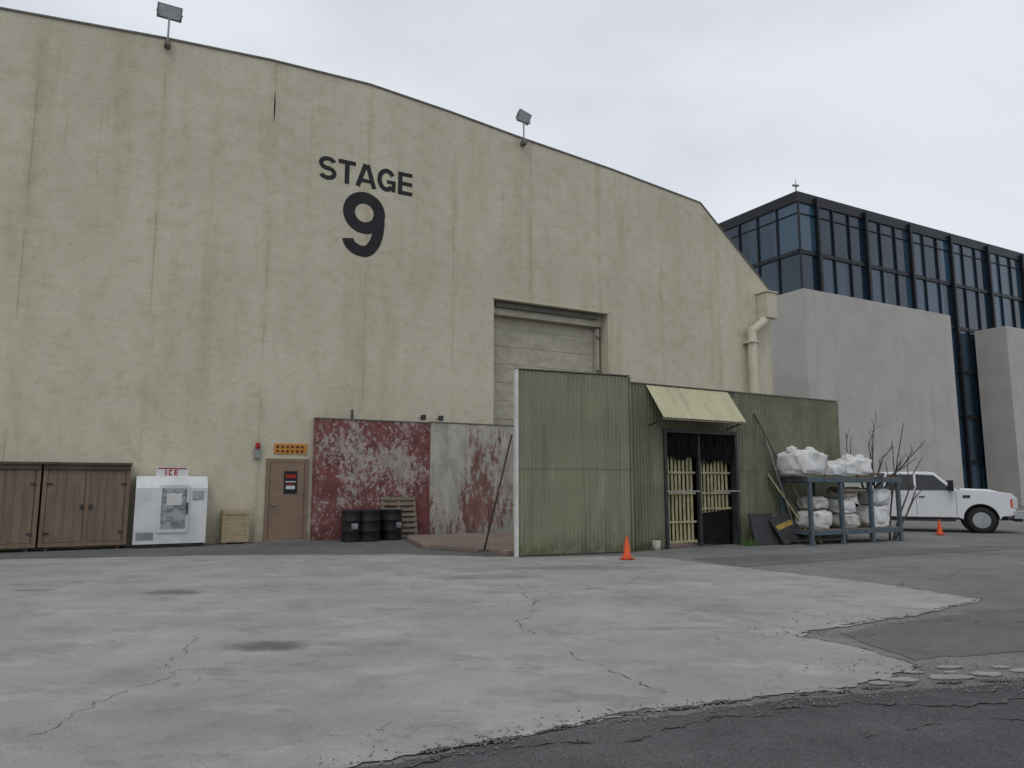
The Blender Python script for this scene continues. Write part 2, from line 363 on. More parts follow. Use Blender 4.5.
b = B()   # duct at the far corner
b.tube((18.85,-.32,0), (18.85,-.32,8.15), .19, None, 'stage', 20); b.tube((18.85,-.32,8.0), (19.85,-.32,8.7), .19, None, 'stage', 20)
b.box(19.55,20.15,-.60,-.02,8.65,9.75,'stage'); b.box(19.50,20.20,-.65,.0,9.752,9.82,'stage')
for zz in (2.5,5,7.5): b.box(18.6,19.1,-.54,-.001,zz,zz+.08,'stage')
b.done('wall_duct', loc=SO, rot=SR, bevel=.02)
b = B(); b.tube((1.85,-.05,3.6),(1.85,-.05,3.9),.03,None,'dark',8)
for xx in (4.0, 4.6): b.box(xx,xx+.12,-.45,-.30,3.64,3.80,'dark'); b.tube((xx+.06,-.3,3.72),(xx+.06,0,3.74),.015,None,'dark',6)
b.done('wall_light', loc=SO, rot=SR)

def floodlight(x, dy, yaw):
    z = topz(x); b = B()
    b.tube((0,0,-.3),(0,0,.55),.028,None,'gmetal'); b.box(-.08,.08,-.12,.12,-.35,-.2,'cap')
    b.tube((-.28,0,.52),(.28,0,.52),.018,None,'dark',8)
    M = Matrix.Translation((0,0,.72)) @ Matrix.Rotation(yaw,4,'Z') @ Matrix.Rotation(rad(30),4,'X')
    b.box(-.33,.33,-.03,.02,-.2,.2,'gmetal',M); b.box(-.29,.29,-.038,-.031,-.165,.165,'lamp',M); b.box(-.22,.22,.021,.16,-.13,.13,'dark',M)
    for s in (-1,1): b.tube((s*.27,0,.52), M @ Vector((s*.345,0,0)), .014, None, 'dark', 6)
    b.done('floodlight', loc=SW(x, dy, z+.06), rot=SR, bevel=.01)
floodlight(-3.9, .10, rad(0)); floodlight(7.9, .12, rad(20))

# ------------------------------------------------------------------ peeling walls, cabinets etc in the stage frame
b = B()
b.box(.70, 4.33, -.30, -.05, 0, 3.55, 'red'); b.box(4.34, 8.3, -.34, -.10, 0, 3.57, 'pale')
b.box(.68, 4.335, -.32, -.03, 3.552, 3.585, 'cap'); b.box(4.337, 8.32, -.36, -.08, 3.572, 3.605, 'cap')
for xx in (1.92, 3.12): b.box(xx,xx+.008,-.303,-.3005,.02,3.54,'brownd')
for xx in (5.56, 6.78): b.box(xx,xx+.008,-.343,-.3405,.02,3.55,'brownd')
b.done('peeling_paint_wall', loc=SO, rot=SR, bevel=.003)

for i in range(4):
    x1 = -4.1 - i*1.95; x0 = x1-1.9; b = B(); H = 2.1
    b.box(x0, x1, -.62, -.03, .09, H, 'brown'); b.box(x0-.02, x1+.03, -.74, -.02, H+.002, H+.06, 'brownd')
    b.box(x0, x1, -.70, -.63, H-.12, H, 'brownd')
    for px in (x0+.0, x1-.09, (x0+x1)/2-.035): b.box(px, px+.09, -.66, -.622, .1, H-.13, 'brown')
    b.box(x0+.091, x1-.091, -.663, -.6602, .1, .2, 'brown')
    for k in range(2):
        c0 = x0+.1+k*.88; b.box(c0, c0+.80, -.645, -.623, .21, H-.14, 'brown')
        for q in range(1, 4): b.box(c0+q*.2-.004, c0+q*.2+.004, -.648, -.6455, .21, H-.14, 'brownd')
    mx = (x0+x1)/2
    b.box(mx-.12, mx-.06, -.70, -.665, 1.0, 1.12, 'dark'); b.box(mx+.08, mx+.14, -.70, -.665, 1.0, 1.12, 'dark')
    for zz in (.4, 1.6):
        for xx in (x0+.08, x1-.20): b.box(xx, xx+.12, -.672, -.6605, zz, zz+.05, 'dark')
    for q in (.15, 1.7): b.box(x0+q-.03, x0+q+.05, -.6, -.1, 0, .088, 'brownd')
    b.done('wooden_cabinet', loc=SO, rot=SR, bevel=.006)

b = B()   # ice merchandiser
b.box(-3.96, -2.25, -.85, -.08, .10, 1.52, 'white')
b.prism([(-.85,1.522),(-.08,1.522),(-.08,1.83),(-.62,1.83)], 'x', -3.96, -2.25, 'white')
b.box(-3.42, -2.70, -.885, -.852, .38, 1.60, 'white'); b.box(-3.36, -2.76, -.892, -.886, .48, 1.52, 'sticker')
b.box(-3.24, -2.88, -.90, -.893, 1.08, 1.38, 'bag'); b.box(-2.76,-2.72,-.93,-.886,.85,1.15,'dark')
b.box(-3.9,-3.5,-.858,-.851,.2,.4,'gmetal'); b.box(-3.92,-2.29,-.80,-.10,.02,.099,'dark')
b.box(-2.62,-2.34,-.856,-.851,1.2,1.45,'sticker')
b.box(-3.50,-2.72,-.50,-.40,1.832,2.08,'white')
b.box(-3.46,-2.76,-.506,-.501,2.02,2.05,'redp')
def txt(b, s, x, z, h, y, m):
    w = h*.55; t = h*.22
    for ch in s:
        segs = {'I':[(0,0,0,1)], 'C':[(0,0,0,1),(0,1,1,1),(0,0,1,0)], 'E':[(0,0,0,1),(0,1,1,1),(0,.5,1,.5),(0,0,1,0)]}[ch]
        for k,(a,c,d,e) in enumerate(segs):
            if a == d: b.box(x+a*w, x+a*w+t, y-.002, y, z, z+h, m)
            else: b.box(x+t+.0005, x+w, y-.002, y, z+c*(h-t), z+c*(h-t)+t, m)
        x += (t if ch == 'I' else w)+.05
txt(b, 'ICE', -3.28, 1.85, .15, -.501, 'redp')
b.done('ice_freezer', loc=SO, rot=SR, bevel=.012)

b = B()
b.box(-1.80,-1.10,-.52,-.08,.04,.92,'ply')
for zz in (.06,.80): b.box(-1.80,-1.10,-.545,-.522,zz,zz+.09,'ply')
for xx in (-1.80,-1.19): b.box(xx,xx+.09,-.54,-.523,.16,.79,'ply')
b.box(-1.78,-1.68,-.5,-.1,0,.038,'wood'); b.box(-1.22,-1.12,-.5,-.1,0,.038,'wood')
b.done('plywood_crate', loc=SO, rot=SR, bevel=.004)

for (x, e, k) in ((1.60,1.15,0),(2.10,1.25,1),(2.86,1.02,2),(1.80,.62,3),(2.48,.62,4)):
    b = B()
    pr = [(.27,0),(.29,.01),(.285,.04),(.28,.28),(.295,.30),(.28,.32),(.28,.57),(.295,.59),(.28,.61),(.285,.85),(.295,.875),(.27,.88),(.265,.86)]
    b.lathe(pr, (0,0,0), 'black'); b.tube((.15,.0,.86),(.15,0,.885),.03,None,'dark',10)
    if k in (0, 2): b.box(-.09,.09,-.2945,-.285,.36,.52,'sticker')
    b.done('oil_drum', loc=SW(x, e), rot=SR+(.4*k if k not in (0,2) else .2*k))
b = B()
M = Matrix.Rotation(rad(-14),4,'X')
for i in range(8): b.box(-.55,.55,-.02,0,.02+i*.165,.12+i*.165,'wood',M)
for xx in (-.55,-.045,.46): b.box(xx,xx+.09,.002,.09,.02,1.28,'wood',M)
for i in range(5): b.box(-.55,.55,.092,.11,.02+i*.28,.12+i*.28,'wood',M)
b.done('wooden_pallet', loc=SW(3.25,.74), rot=SR)

# ------------------------------------------------------------------ ramp by the red wall
def jag(pts, step=.15, amp=.05, closed=True, seed=0):
    out = []; n = len(pts)
    for i in range(n if closed else n-1):
        a, c = Vector(pts[i]), Vector(pts[(i+1) % n]); l = (c-a).length; k = max(1, int(l/step)); nn = Vector((-(c-a).y, (c-a).x)).normalized()
        for j in range(k):
            p = a.lerp(c, j/k); q = Vector((p.x*1.3, p.y*1.3, seed))
            o = mnoise.noise(q)*2 + mnoise.noise(q*3.1) + .6*mnoise.noise(q*8) + .5*mnoise.noise(q*19)
            p = p + nn*o*amp; out.append((p.x, p.y))
    if not closed: out.append(pts[-1])
    return out
b = B(); b.prism([(-3.1,22.4),(-3.0,21.6),(-2.3,19.2),(-1.2,18.3),(-.1,17.25),(3.6,18.9),(6,20.8),(2.2,25.2)], 'z', .0, .12, 'ramp')
b.done('loading_ramp_pavement', bevel=.02)

# ------------------------------------------------------------------ green corrugated set walls
def corr(b, x0, x1, z0, z1, m, y=0, pitch=.105, amp=.022):
    xs = []; x = x0
    while x < x1:
        xs += [(x,0),(x+pitch*.52,0),(x+pitch*.62,-amp),(x+pitch*.90,-amp)]; x += pitch
    xs = [q for q in xs if q[0] <= x1] + [(x1,0)]
    for (a,oa),(c,oc) in zip(xs, xs[1:]):
        if c-a < 1e-5: continue
        b.face([(a,y+oa,z0),(c,y+oc,z0),(c,y+oc,z1),(a,y+oa,z1)], m)
G1 = ((.13,16.97,0), math.atan2(1.12,2.73))
b = B(); Ln = 2.95
corr(b,0,Ln,.03,2.02,'green',0); corr(b,0,Ln,1.98,4.24,'green',-.014)
b.box(-.05,-.002,-.05,.10,0,4.26,'bag'); b.box(0,Ln,.022,.10,4.0,4.22,'wood'); b.box(0,Ln,.022,.10,.03,.14,'wood'); b.box(0,Ln,.022,.10,2.0,2.1,'wood')
for i in range(4): b.box(.02+i*.93,.11+i*.93,.102,.19,.03,4.2,'wood')
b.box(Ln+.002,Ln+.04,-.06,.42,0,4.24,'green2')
b.box(-.05,Ln+.04,-.055,.12,4.262,4.285,'cap')
b.done('corrugated_metal_wall', loc=G1[0], rot=G1[1], fixn=False)
b = B()
b.tube((-.68,.35,.12),(-.08,.16,2.75),.022,None,'rust',8); b.box(-.78,-.58,.25,.45,.12,.15,'dark')
b.done('brace_pole', loc=G1[0], rot=G1[1])

G2 = ((2.9,18.5,0), math.atan2(.517,.856)); g2 = empty('corrugated_metal_enclosure', G2[0], G2[1])
b = B(); LE = 8.32
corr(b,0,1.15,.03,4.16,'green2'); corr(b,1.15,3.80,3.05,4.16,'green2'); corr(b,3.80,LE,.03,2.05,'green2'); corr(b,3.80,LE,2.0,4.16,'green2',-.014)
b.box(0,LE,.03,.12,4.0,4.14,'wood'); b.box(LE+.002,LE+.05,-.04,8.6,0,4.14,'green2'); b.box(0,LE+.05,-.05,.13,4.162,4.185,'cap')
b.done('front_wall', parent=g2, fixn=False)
b = B()   # doorway
b.box(1.13,1.22,-.08,.12,0,3.04,'dark'); b.box(3.72,3.82,-.08,.12,0,3.04,'dark'); b.box(1.222,3.718,-.07,.12,2.95,3.04,'dark')
b.box(1.15,3.8,1.8,1.85,0,3.3,'cloth'); b.box(1.1,1.14,.13,1.8,0,3.3,'cloth'); b.box(3.81,3.85,.13,1.8,0,3.3,'cloth'); b.box(1.1,3.85,.13,1.85,3.31,3.35,'cloth')
n = 60
def drape(x0, x1, zs, ph):
    rows = []
    for j, zz in enumerate(zs):
        rows.append([(x0+(x1-x0)*i/n, .02+.04*math.sin(i*.75+ph)+.03*math.sin(i*.31+j), zz + (.05*math.sin(i*.17+ph)+.02*math.sin(i*.8) if j == 3 else 0)) for i in range(n+1)])
    for r0, r1 in zip(rows, rows[1:]):
        for i in range(n): b.face([r0[i],r0[i+1],r1[i+1],r1[i]],'cloth',True)
drape(1.225,2.44,[2.93,2.7,2.5,2.30],0); drape(2.52,3.71,[2.93,2.6,2.35,2.22],2)
for i in range(8):
    x = 1.28+i*.135+random.uniform(-.008,.008); b.box(x,x+.075,.16,.18,.10,2.42,'slat')
for i in range(8):
    x = 2.58+i*.137+random.uniform(-.008,.008); b.box(x,x+.075,.16,.18,.86+.01*i,2.42,'slat')
for zz in (1.90, 1.36, .62, .12): b.box(1.24,2.38,.125,.155,zz,zz+.05,'slat')
for zz in (1.90, 1.36, .95): b.box(2.54,3.70,.125,.155,zz,zz+.05,'slat')
b.box(1.15,2.3,-.12,-.082,1.42,1.46,'gmetal'); b.box(2.75,3.8,-.12,-.082,1.42,1.46,'gmetal')
b.box(2.44,2.52,.05,.15,.03,2.95,'dark')
b.box(2.55,3.68,.19,.22,.05,.9,'cloth')
b.done('doorway', parent=g2, fixn=False)
b = B()   # awning
p0, p1 = Vector((0,-.04,4.13)), Vector((0,-.66,3.26)); n_ = 28
w = 2.95/n_
for i in range(n_*3):
    x0 = .60+i*w/3; x1 = x0+w/3; a = (0,.018,0)[i % 3]; c = (.018,0,0)[i % 3]
    nrm = Vector((0,-.81,.58)).normalized()
    b.face([Vector((x0,p0.y,p0.z))+nrm*a, Vector((x1,p0.y,p0.z))+nrm*c, Vector((x1,p1.y,p1.z))+nrm*c, Vector((x0,p1.y,p1.z))+nrm*a],'cream')
for x in (.66, 3.45): b.tube((x,p1.y+.05,p1.z-.02),(x,-.04,3.1),.018,None,'dark',6); b.tube((x,p0.y,p0.z-.05),(x,p1.y+.03,p1.z-.02),.02,None,'wood',6)
b.box(.62,3.53,p1.y+.01,p1.y+.05,p1.z-.05,p1.z-.01,'wood')
b.done('awning', parent=g2, fixn=False)

def GW(x, e, z=0):
    c, s_ = math.cos(G2[1]), math.sin(G2[1]); return (G2[0][0]+c*x+s_*e, G2[0][1]+s_*x-c*e, z)
b = B(); M = Matrix.Rotation(rad(-16),4,'X'); b.box(-.42,.42,-.03,.03,0,.86,'dark',M); b.done('leaning_board', loc=GW(4.35,.5), rot=G2[1]-.1, bevel=.01)
b = B(); M = Matrix.Rotation(rad(-26),4,'X') @ Matrix.Rotation(rad(-16),4,'Y'); b.box(-.42,.42,-.03,.03,.10,.88,'dark',M); b.box(-.36,.30,-.036,-.031,.52,.66,'yellow',M); b.done('leaning_board', loc=GW(5.15,.8), rot=G2[1]-.1, bevel=.01)
b = B(); M = Matrix.Rotation(rad(-22),4,'X') @ Matrix.Rotation(rad(10),4,'Y'); b.box(-.38,.38,-.012,.012,.07,.80,'brownd',M); b.done('leaning_board', loc=GW(4.8,.55), rot=G2[1]-.1, bevel=.004)
b = B()
for (x,e,x2,z2,w,mm) in ((6.0,.95,4.55,3.6,.05,'wood'),(5.75,.95,5.0,1.9,.07,'slat'),(5.9,1.0,5.4,1.6,.045,'wood')):
    a = Vector(GW(x,e,.02)); c = Vector(GW(x2,.08,z2)); d = c-a; q = d.to_track_quat('Z','Y').to_matrix().to_4x4()
    b.box(-w,w,-.02,.02,0,d.length,mm,Matrix.Translation(a) @ q)
a = Vector(GW(5.4,.7,.02)); b.tube(a, GW(4.95,.06,3.0), .02,None,'gmetal',6)
b.done('timber_plank')
b = B(); b.tube((0,0,0),(0,0,.22),.09,.11,'bagd',16); b.tube((0,0,.221),(0,0,.235),.115,None,'bag',16); b.done('plastic_bucket', loc=GW(.62,.25))
b = B()
for (x,e,n) in ((3.9,.25,90),(4.15,.35,70),(3.7,.5,50),(.3,.15,25)):
    for i in range(n):
        px, py, _ = GW(x+random.gauss(0,.14), e+random.gauss(0,.08)); a = random.uniform(0,6.28); hh = random.uniform(.05,.26); r = random.uniform(.0,.1)
        b.face([(px-.012*math.sin(a),py+.012*math.cos(a),0),(px+.012*math.sin(a),py-.012*math.cos(a),0),(px+r*math.cos(a)+.014*math.sin(a),py+r*math.sin(a),hh)],'weed')
b.done('weeds')

# ------------------------------------------------------------------ rack
RL = (8.0,20.1,0); RR = rad(26.5)
rk = empty('storage_rack', RL, RR); b = B(); W, Dp, H = 3.7, .95, 1.80
PX = (0, 1.2, 2.4, 3.58)
for x in PX:
    for y in (0, Dp): b.box(x,x+.10,y,y+.10,0,H-.135,'rack')
for y in (0, Dp): b.box(-.06,W+.06,y-.01,y+.11,H-.13,H,'rack')
for y in (0, Dp): b.box(.0,W-.01,y+.01,y+.09,.26,.38,'rack')
for x in PX: b.box(x,x+.07,.11,Dp-.01,H-.11,H-.02,'rack'); b.box(x,x+.07,.11,Dp-.01,.27,.37,'rack')
b.box(-.02,W+.02,.03,Dp+.06,H+.002,H+.03,'wood'); b.box(.05,W-.03,.02,Dp,.382,.40,'wood')
for x in PX: b.box(x-.05,x+.15,-.05,.15,-.001,.012,'rack')
b.done('frame', parent=rk, bevel=.006)
def RWp(x,y,z): c,s_=math.cos(RR),math.sin(RR); return (RL[0]+c*x-s_*y, RL[1]+s_*x+c*y, z)
def bag(x,y,z,sx,sy,sz,seed,m='bag',yaw=0,straps=False):
    b = B(); b.blob((0,0,0),sx,sy,sz,m,seed,.20,.5)
    if straps:
        for ax in (-1,1): b.blob((ax*sx*.6,0,sz*1.0),.15,.10,.11,m,seed+ax,.4,.8,3)
    b.done('bulk_bag', loc=RWp(x,y,z), rot=RR+yaw)
bag(.30,.50,2.19,.56,.48,.36,1,straps=True); bag(1.20,.45,2.03,.38,.38,.20,2); bag(1.75,.5,2.05,.44,.40,.22,3,yaw=.2); bag(2.40,.5,2.10,.38,.40,.27,4,straps=True)
bag(.60,.45,.66,.38,.36,.24,5,'bag'); bag(.65,.5,1.10,.32,.32,.18,13,'bagd'); bag(1.75,.45,.60,.40,.34,.20,6,'bagd'); bag(1.70,.5,1.0,.34,.34,.20,7,'bag'); bag(1.85,.5,1.38,.28,.30,.16,14,'bagd'); bag(2.9,.45,.70,.42,.36,.30,8); bag(3.1,.45,1.25,.34,.34,.24,9)
b = B()
for i in range(7):
    z = 1.44 + .03*(i%3); b.tube((1.3+i*.05, .1+.11*i, z),(2.3, .1+.11*i, z),.05,None,'bark' if i%2 else 'wood',10)
for i in range(4): b.tube((2.55+i*.10,-.1,1.90),(2.9+i*.12,.9,1.94),.04,None,'bark' if i%2 else 'wood',8)
b.done('timber_offcuts', loc=RL, rot=RR)

def branch(b, p, d, l, r, depth):
    q = Vector(p); n = 4
    for i in range(n):
        d = (d + Vector([random.uniform(-.13,.13) for _ in range(3)])).normalized(); e = q + d*l/n
        b.tube(q, e, r*(1-i/n*.5), r*(1-(i+1)/n*.5), 'bark', 6, i == n-1); q = e
        if depth and i > 0 and random.random() < .8:
            dd = (d + Vector([random.uniform(-.8,.8), random.uniform(-.5,.5), random.uniform(-.1,.5)])).normalized()
            branch(b, q, dd, l*.42, r*.55, depth-1)
b = B()
for (x,y,l,dx) in ((2.75,.5,1.2,-.10),(3.0,.5,1.4,.35),(3.3,.7,1.1,.8),(3.5,.7,1.6,.12),(3.65,.5,1.2,.6),(3.6,.8,1.1,1.1)):
    branch(b, RWp(x,y,1.5), Vector((dx,.1,1)).normalized(), l, .030, 2)
for (x,l,dx) in ((3.75,2.5,.02),(3.9,2.0,.25),(4.0,1.7,.4)): branch(b, RWp(x,.5,.0), Vector((dx,.05,1)).normalized(), l, .032, 1)
b.done('bare_branches')

# ------------------------------------------------------------------ cones
def cone(p, h):
    b = B(); k = h/.7
    b.prism([(-.19*k,-.15*k),(-.15*k,-.19*k),(.15*k,-.19*k),(.19*k,-.15*k),(.19*k,.15*k),(.15*k,.19*k),(-.15*k,.19*k),(-.19*k,.15*k)],'z',0.015,.05*k,'orange')
    b.lathe([(.145*k,.05*k),(.13*k,.07*k),(.03*k,.68*k),(.022*k,.7*k)],(0,0,0),'orange')
    b.done('traffic_cone', loc=p, rot=.3)
cone((2.48,16.3,.01), .50); cone((13.8,24.3,0), .50)

# ------------------------------------------------------------------ pickup truck
tr = empty('pickup_truck', (16.15,26.0,0), rad(-27))
b = B()
def wa(cx, r=.52): return [(cx+r*math.cos(rad(a)), .45+r*math.sin(rad(a))) for a in range(0,181,12)]
FA, RA = 0, -3.95
BL = 1.38
nose = [(.98,.62),(1.0,1.18),(.90,1.32),(.3,1.40),(-.55,1.44),(-.60,BL),(-3.30,BL),(-3.30,.50),(-.62,.50)] + wa(0)[::-1] + [(.60,.56)]
b.prism(nose,'y',-1.0,1.0,'tpaint')
bed = [(-3.34,1.42),(-5.40,1.42),(-5.40,.60)] + [(RA-.54,.54)] + wa(RA)[::-1] + [(RA+.54,.52),(-3.34,.52)]
b.prism(bed,'y',-1.0,1.0,'tpaint')
b.prism([(.97,1.25),(.3,1.455),(-.55,1.49),(-.55,1.40),(.3,1.37),(.9,1.24)],'y',-.62,.62,'tpaint')
b.done('body', parent=tr, bevel=.035)
b = B()
zb_, zt = BL+.002, 2.06; yb, yt = .97, .80
def GH(x,z,s):
    k = (z-zb_)/(zt-zb_); return (x, s*(yb+(yt-yb)*k), z)
bo = [(-.58,zb_),(-1.28,zt-.04),(-1.5,zt),(-2.9,zt),(-3.14,zt-.05),(-3.30,zb_)]
A = [b.bm.verts.new(GH(x,z,-1)) for x,z in bo]; C = [b.bm.verts.new(GH(x,z,1)) for x,z in bo]; k = b.mi('tpaint')
b.bm.faces.new(A); b.bm.faces.new(C[::-1])
for i in range(len(bo)): b.bm.faces.new((A[i],A[(i+1)%6],C[(i+1)%6],C[i]))
b.done('cab_roof', parent=tr, bevel=.03)
b = B()
for s in (-1,1):
    for q in ([(-.78,1.42),(-1.31,1.94),(-1.86,1.97),(-1.86,1.42)], [(-1.93,1.42),(-1.93,1.97),(-2.76,1.97),(-2.82,1.42)], [(-2.89,1.44),(-2.84,1.95),(-3.02,1.93),(-3.16,1.44)]):
        b.face([(p[0], p[1]+s*.008, p[2]) for p in [GH(x,z,s) for x,z in q]], 'tglass')
def off(p, d): return (p[0]+d[0], p[1]+d[1], p[2]+d[2])
b.face([off(p,(.014,0,.016)) for p in ((-.64,-.90,1.43),(-.64,.90,1.43),(-1.22,.77,1.96),(-1.22,-.77,1.96))],'tglass')
b.face([off(p,(-.012,0,.0)) for p in ((-3.28,-.8,1.47),(-3.28,.8,1.47),(-3.17,.70,1.92),(-3.17,-.70,1.92))],'tglass')
b.done('windows', parent=tr, fixn=False)
b = B()
b.box(1.002,1.04,-.66,.66,.78,1.20,'dark')
for zz in (.80,.94,1.08): b.box(1.041,1.065,-.66,.66,zz,zz+.085,'chrome')
b.box(1.041,1.07,-.16,.16,.92,1.06,'tpaint')
for s in (-1,1):
    mn, mxx = lambda a, c: min(s*a, s*c), lambda a, c: max(s*a, s*c)
    b.box(.90,1.035,mn(.68,1.012),mxx(.68,1.012),.82,1.20,'lamp'); b.box(.84,.899,mn(.96,1.010),mxx(.96,1.010),.86,1.14,'orange')
    b.box(-.92,-.76,mn(1.06,1.34),mxx(1.06,1.34),1.40,1.76,'black'); b.box(-.86,-.80,mn(.93,1.08),mxx(.93,1.08),1.44,1.50,'black')
    for xx in (-.70,-1.89,-2.98): b.box(xx,xx+.014,mn(.99,1.003),mxx(.99,1.003),.58,1.36,'dark')
    for xx in (-1.80,-2.88): b.box(xx,xx+.18,mn(1.004,1.03),mxx(1.004,1.03),1.18,1.22,'dark')
    b.box(-3.1,-.75,mn(.9,1.08),mxx(.9,1.08),.38,.44,'dark')
    b.box(-5.42,-5.34,mn(.84,1.006),mxx(.84,1.006),.90,1.30,'redp')
    b.box(-3.2,-.62,mn(.96,1.005),mxx(.96,1.005),.47,.52,'dark')
    b.box(-.50,-.28,mn(1.001,1.010),mxx(1.001,1.010),1.16,1.26,'dark')
b.box(.92,1.20,-1.03,1.03,.50,.76,'chrome'); b.box(.95,1.17,-.85,.85,.40,.497,'dark'); b.box(1.201,1.21,-.25,.25,.56,.70,'white'); b.box(-5.60,-5.42,-.98,.98,.52,.70,'chrome')
for yy in (-.3,-.1,.1,.3,): b.box(-1.50,-1.42,yy-.03,yy+.03,zt+.001,zt+.03,'orange')
b.box(-5.3,.8,-.55,.55,.42,.54,'dark')
b.done('trim', parent=tr, bevel=.01)
for nm, x in (('front_wheel',FA),('rear_wheel',RA)):
    for s in (-1,1):
        b = B(); c = (x, s*.87, .43)
        b.lathe([(.25,s*-.13),(.37,s*-.13),(.42,s*-.10),(.43,0),(.42,s*.10),(.37,s*.13),(.265,s*.125)], c, 'rubber', 32, 'y', False)
        b.lathe([(.265,s*.122),(.245,s*.09),(.20,s*.05),(.10,s*.06)], c, 'chrome', 24, 'y')
        for i in range(8):
            a = i*math.pi/4; cx, cz = x+.185*math.cos(a), .43+.185*math.sin(a); b.tube((cx,s*.88,cz),(cx,s*.945,cz),.034,None,'black',10)
        b.tube((x,s*.90,.43),(x,s*1.0,.43),.08,.06,'chrome',14)
        b.lathe([(.515,s*-.32),(.515,s*-.16)], (x, s*.87, .45), 'black', 24, 'y')
        b.done(nm, parent=tr)

# ------------------------------------------------------------------ office building behind
GO = Vector((20.1,50.0,0)); of = empty('glass_office_building', GO, SR)
b = B(); b.box(0,60,0,38,0,21.4,'glass'); b.done('glazing', parent=of)
b = B(); b.box(-.12,60.1,-.12,38.1,21.402,22.15,'mull')
x = 0; i = 0
while x < 60:
    b.box(x-.045,x+.045,-.14,-.002,0,21.4,'mull')
    if i % 3 == 1: b.box(x-.12,x+.12,-.34,-.142,0,21.9,'mull')
    x += 1.8; i += 1
y = 1.8
while y < 38:
    b.box(-.14,-.002,y-.045,y+.045,0,21.4,'mull'); y += 1.8
for zz in (3.4,7.0,10.6,14.2,17.8):
    b.box(.05,60,-.11,-.003,zz-.14,zz+.14,'mull'); b.box(-.11,-.003,.0,38,zz-.14,zz+.14,'mull')
for zz in (20.6,):
    b.box(.05,60,-.08,-.003,zz-.03,zz+.03,'mull'); b.box(-.08,-.003,.0,38,zz-.03,zz+.03,'mull')
b.done('mullions', parent=of)
b = B(); b.box(-3.25,12.6,-2.8,-.35,0,14.05,'conc'); b.box(-3.25,-.4,-.348,14,0,14.05,'conc'); b.box(20.05,52,-2.8,-.35,0,14.05,'conc')
b.done('cladding', parent=of, bevel=.02)
b = B(); b.tube((.1,.1,22.15),(.1,.1,22.6),.04,None,'dark',8); b.tube((-.2,.1,22.6),(.35,.1,22.7),.09,None,'gmetal',8); b.tube((.1,.1,22.7),(.1,.1,23.1),.02,None,'dark',6)
b.done('roof_camera', parent=of)

# ------------------------------------------------------------------ ground sheets
b = B(); b.face([(-1500,-1500,0),(1500,-1500,0),(1500,1500,0),(-1500,1500,0)],'ground'); b.done('ground')
edge = [(-14,-1.6),(-8,1.45),(-3,3.55),(-.98,4.40),(.60,5.31),(1.67,5.70),(2.87,6.04),(4.15,6.28),(8,6.8),(14,7.6)]
je = jag(edge,.05,.05,False,2)
b = B(); b.face([(-80,-34,.004)] + [(x,y,.004) for x,y in je] + [(80,18,.004),(80,-60,.004),(-80,-60,.004)],'road'); b.done('road', fixn=False)
slab = [(-60,-25),(-14,-1.58),(-8,1.48),(-3,3.58),(-.98,4.44),(.60,5.36),(1.8,5.80),(2.7,6.14),(3.62,6.85),(3.45,7.5),(3.0,8.1),(3.27,8.42),(4.9,9.4),(6.64,10.7),(5.9,12.6),(4.44,14.75),(3.4,16.6),(2.5,17.1),(0,16.85),(-2.6,17.5),(-6.5,17.3),(-11,16.3),(-24,12.5),(-70,-8)]
js = jag(slab,.05,.05,True,5)
b = B(); b.face([(x,y,.010) for x,y in js],'slab'); b.done('concrete_pavement', fixn=False)
strip = [(-11,16.6),(-6.5,17.6),(-2.6,17.8),(-.2,17.1),(2.3,17.5),(2.8,18.2),(.2,21),(-2.4,23.4),(-7,21.3),(-20,14.1),(-24,11.8)]
b = B(); b.face([(x,y,.004) for x,y in jag(strip,.2,.03,True,8)],'fillc'); b.done('asphalt_strip_pavement', fixn=False)
b = B()
for pts in ([(4.6,14.9),(9.5,17.6),(14,19.4),(13.2,20.1),(7.2,18.0),(3.9,16.6)], [(3.7,7.1),(6.9,8.0),(9.5,9.6),(7.2,10.3),(4.4,8.9),(3.5,8.3)]):
    b.face([(x,y,.005) for x,y in jag(pts,.10,.05,True,3)],'fillc')
b.done('asphalt_patch_pavement', fixn=False)
b = B()
for (cx,cy,r) in ((3.2,6.38,.12),(3.62,6.46,.17),(4.05,6.56,.12),(2.98,6.26,.08),(4.5,6.66,.15),(3.85,6.80,.09),(4.95,6.75,.11),(3.45,6.62,.07),(4.3,6.80,.07),(5.5,6.85,.12),(2.5,6.05,.06),(3.75,6.62,.05),(4.7,6.9,.06)):
    n = 11; a0 = random.random()*6
    b.prism([(cx+r*1.4*random.uniform(.5,1.15)*math.cos(a0+2*math.pi*i/n), cy+r*.6*random.uniform(.5,1.15)*math.sin(a0+2*math.pi*i/n)) for i in range(n)],'z',.005,.018,'slab')
b.done('broken_concrete_pavement', bevel=.003)

def crackline(b, pts, w, seed, z=.0125, amp=.10):
    p = jag(pts,.03,amp,False,seed); n = len(p)
    def ww(i): return w*max(0, .15+1.5*mnoise.noise(Vector((i*.23,seed*3.3,0)))+.5*mnoise.noise(Vector((i*.9,seed,4))) + .35)
    for i in range(n-1):
        a, c = Vector(p[i]), Vector(p[i+1]); d = (c-a)
        if d.length < 1e-5: continue
        nn = Vector((-d.y,d.x)).normalized(); w0, w1 = ww(i), ww(i+1)
        if w0 < 1e-4 and w1 < 1e-4: continue
        w0 += 2e-4; w1 += 2e-4
        b.face([(a.x-nn.x*w0,a.y-nn.y*w0,z),(c.x-nn.x*w1,c.y-nn.y*w1,z),(c.x+nn.x*w1,c.y+nn.y*w1,z),(a.x+nn.x*w0,a.y+nn.y*w0,z)],'crack')
b = B()
crackline(b,[(.1,12.2),(.25,10.2),(.15,8.9),(.55,7.6),(.75,6.9),(1.2,6.0)],.006,1)
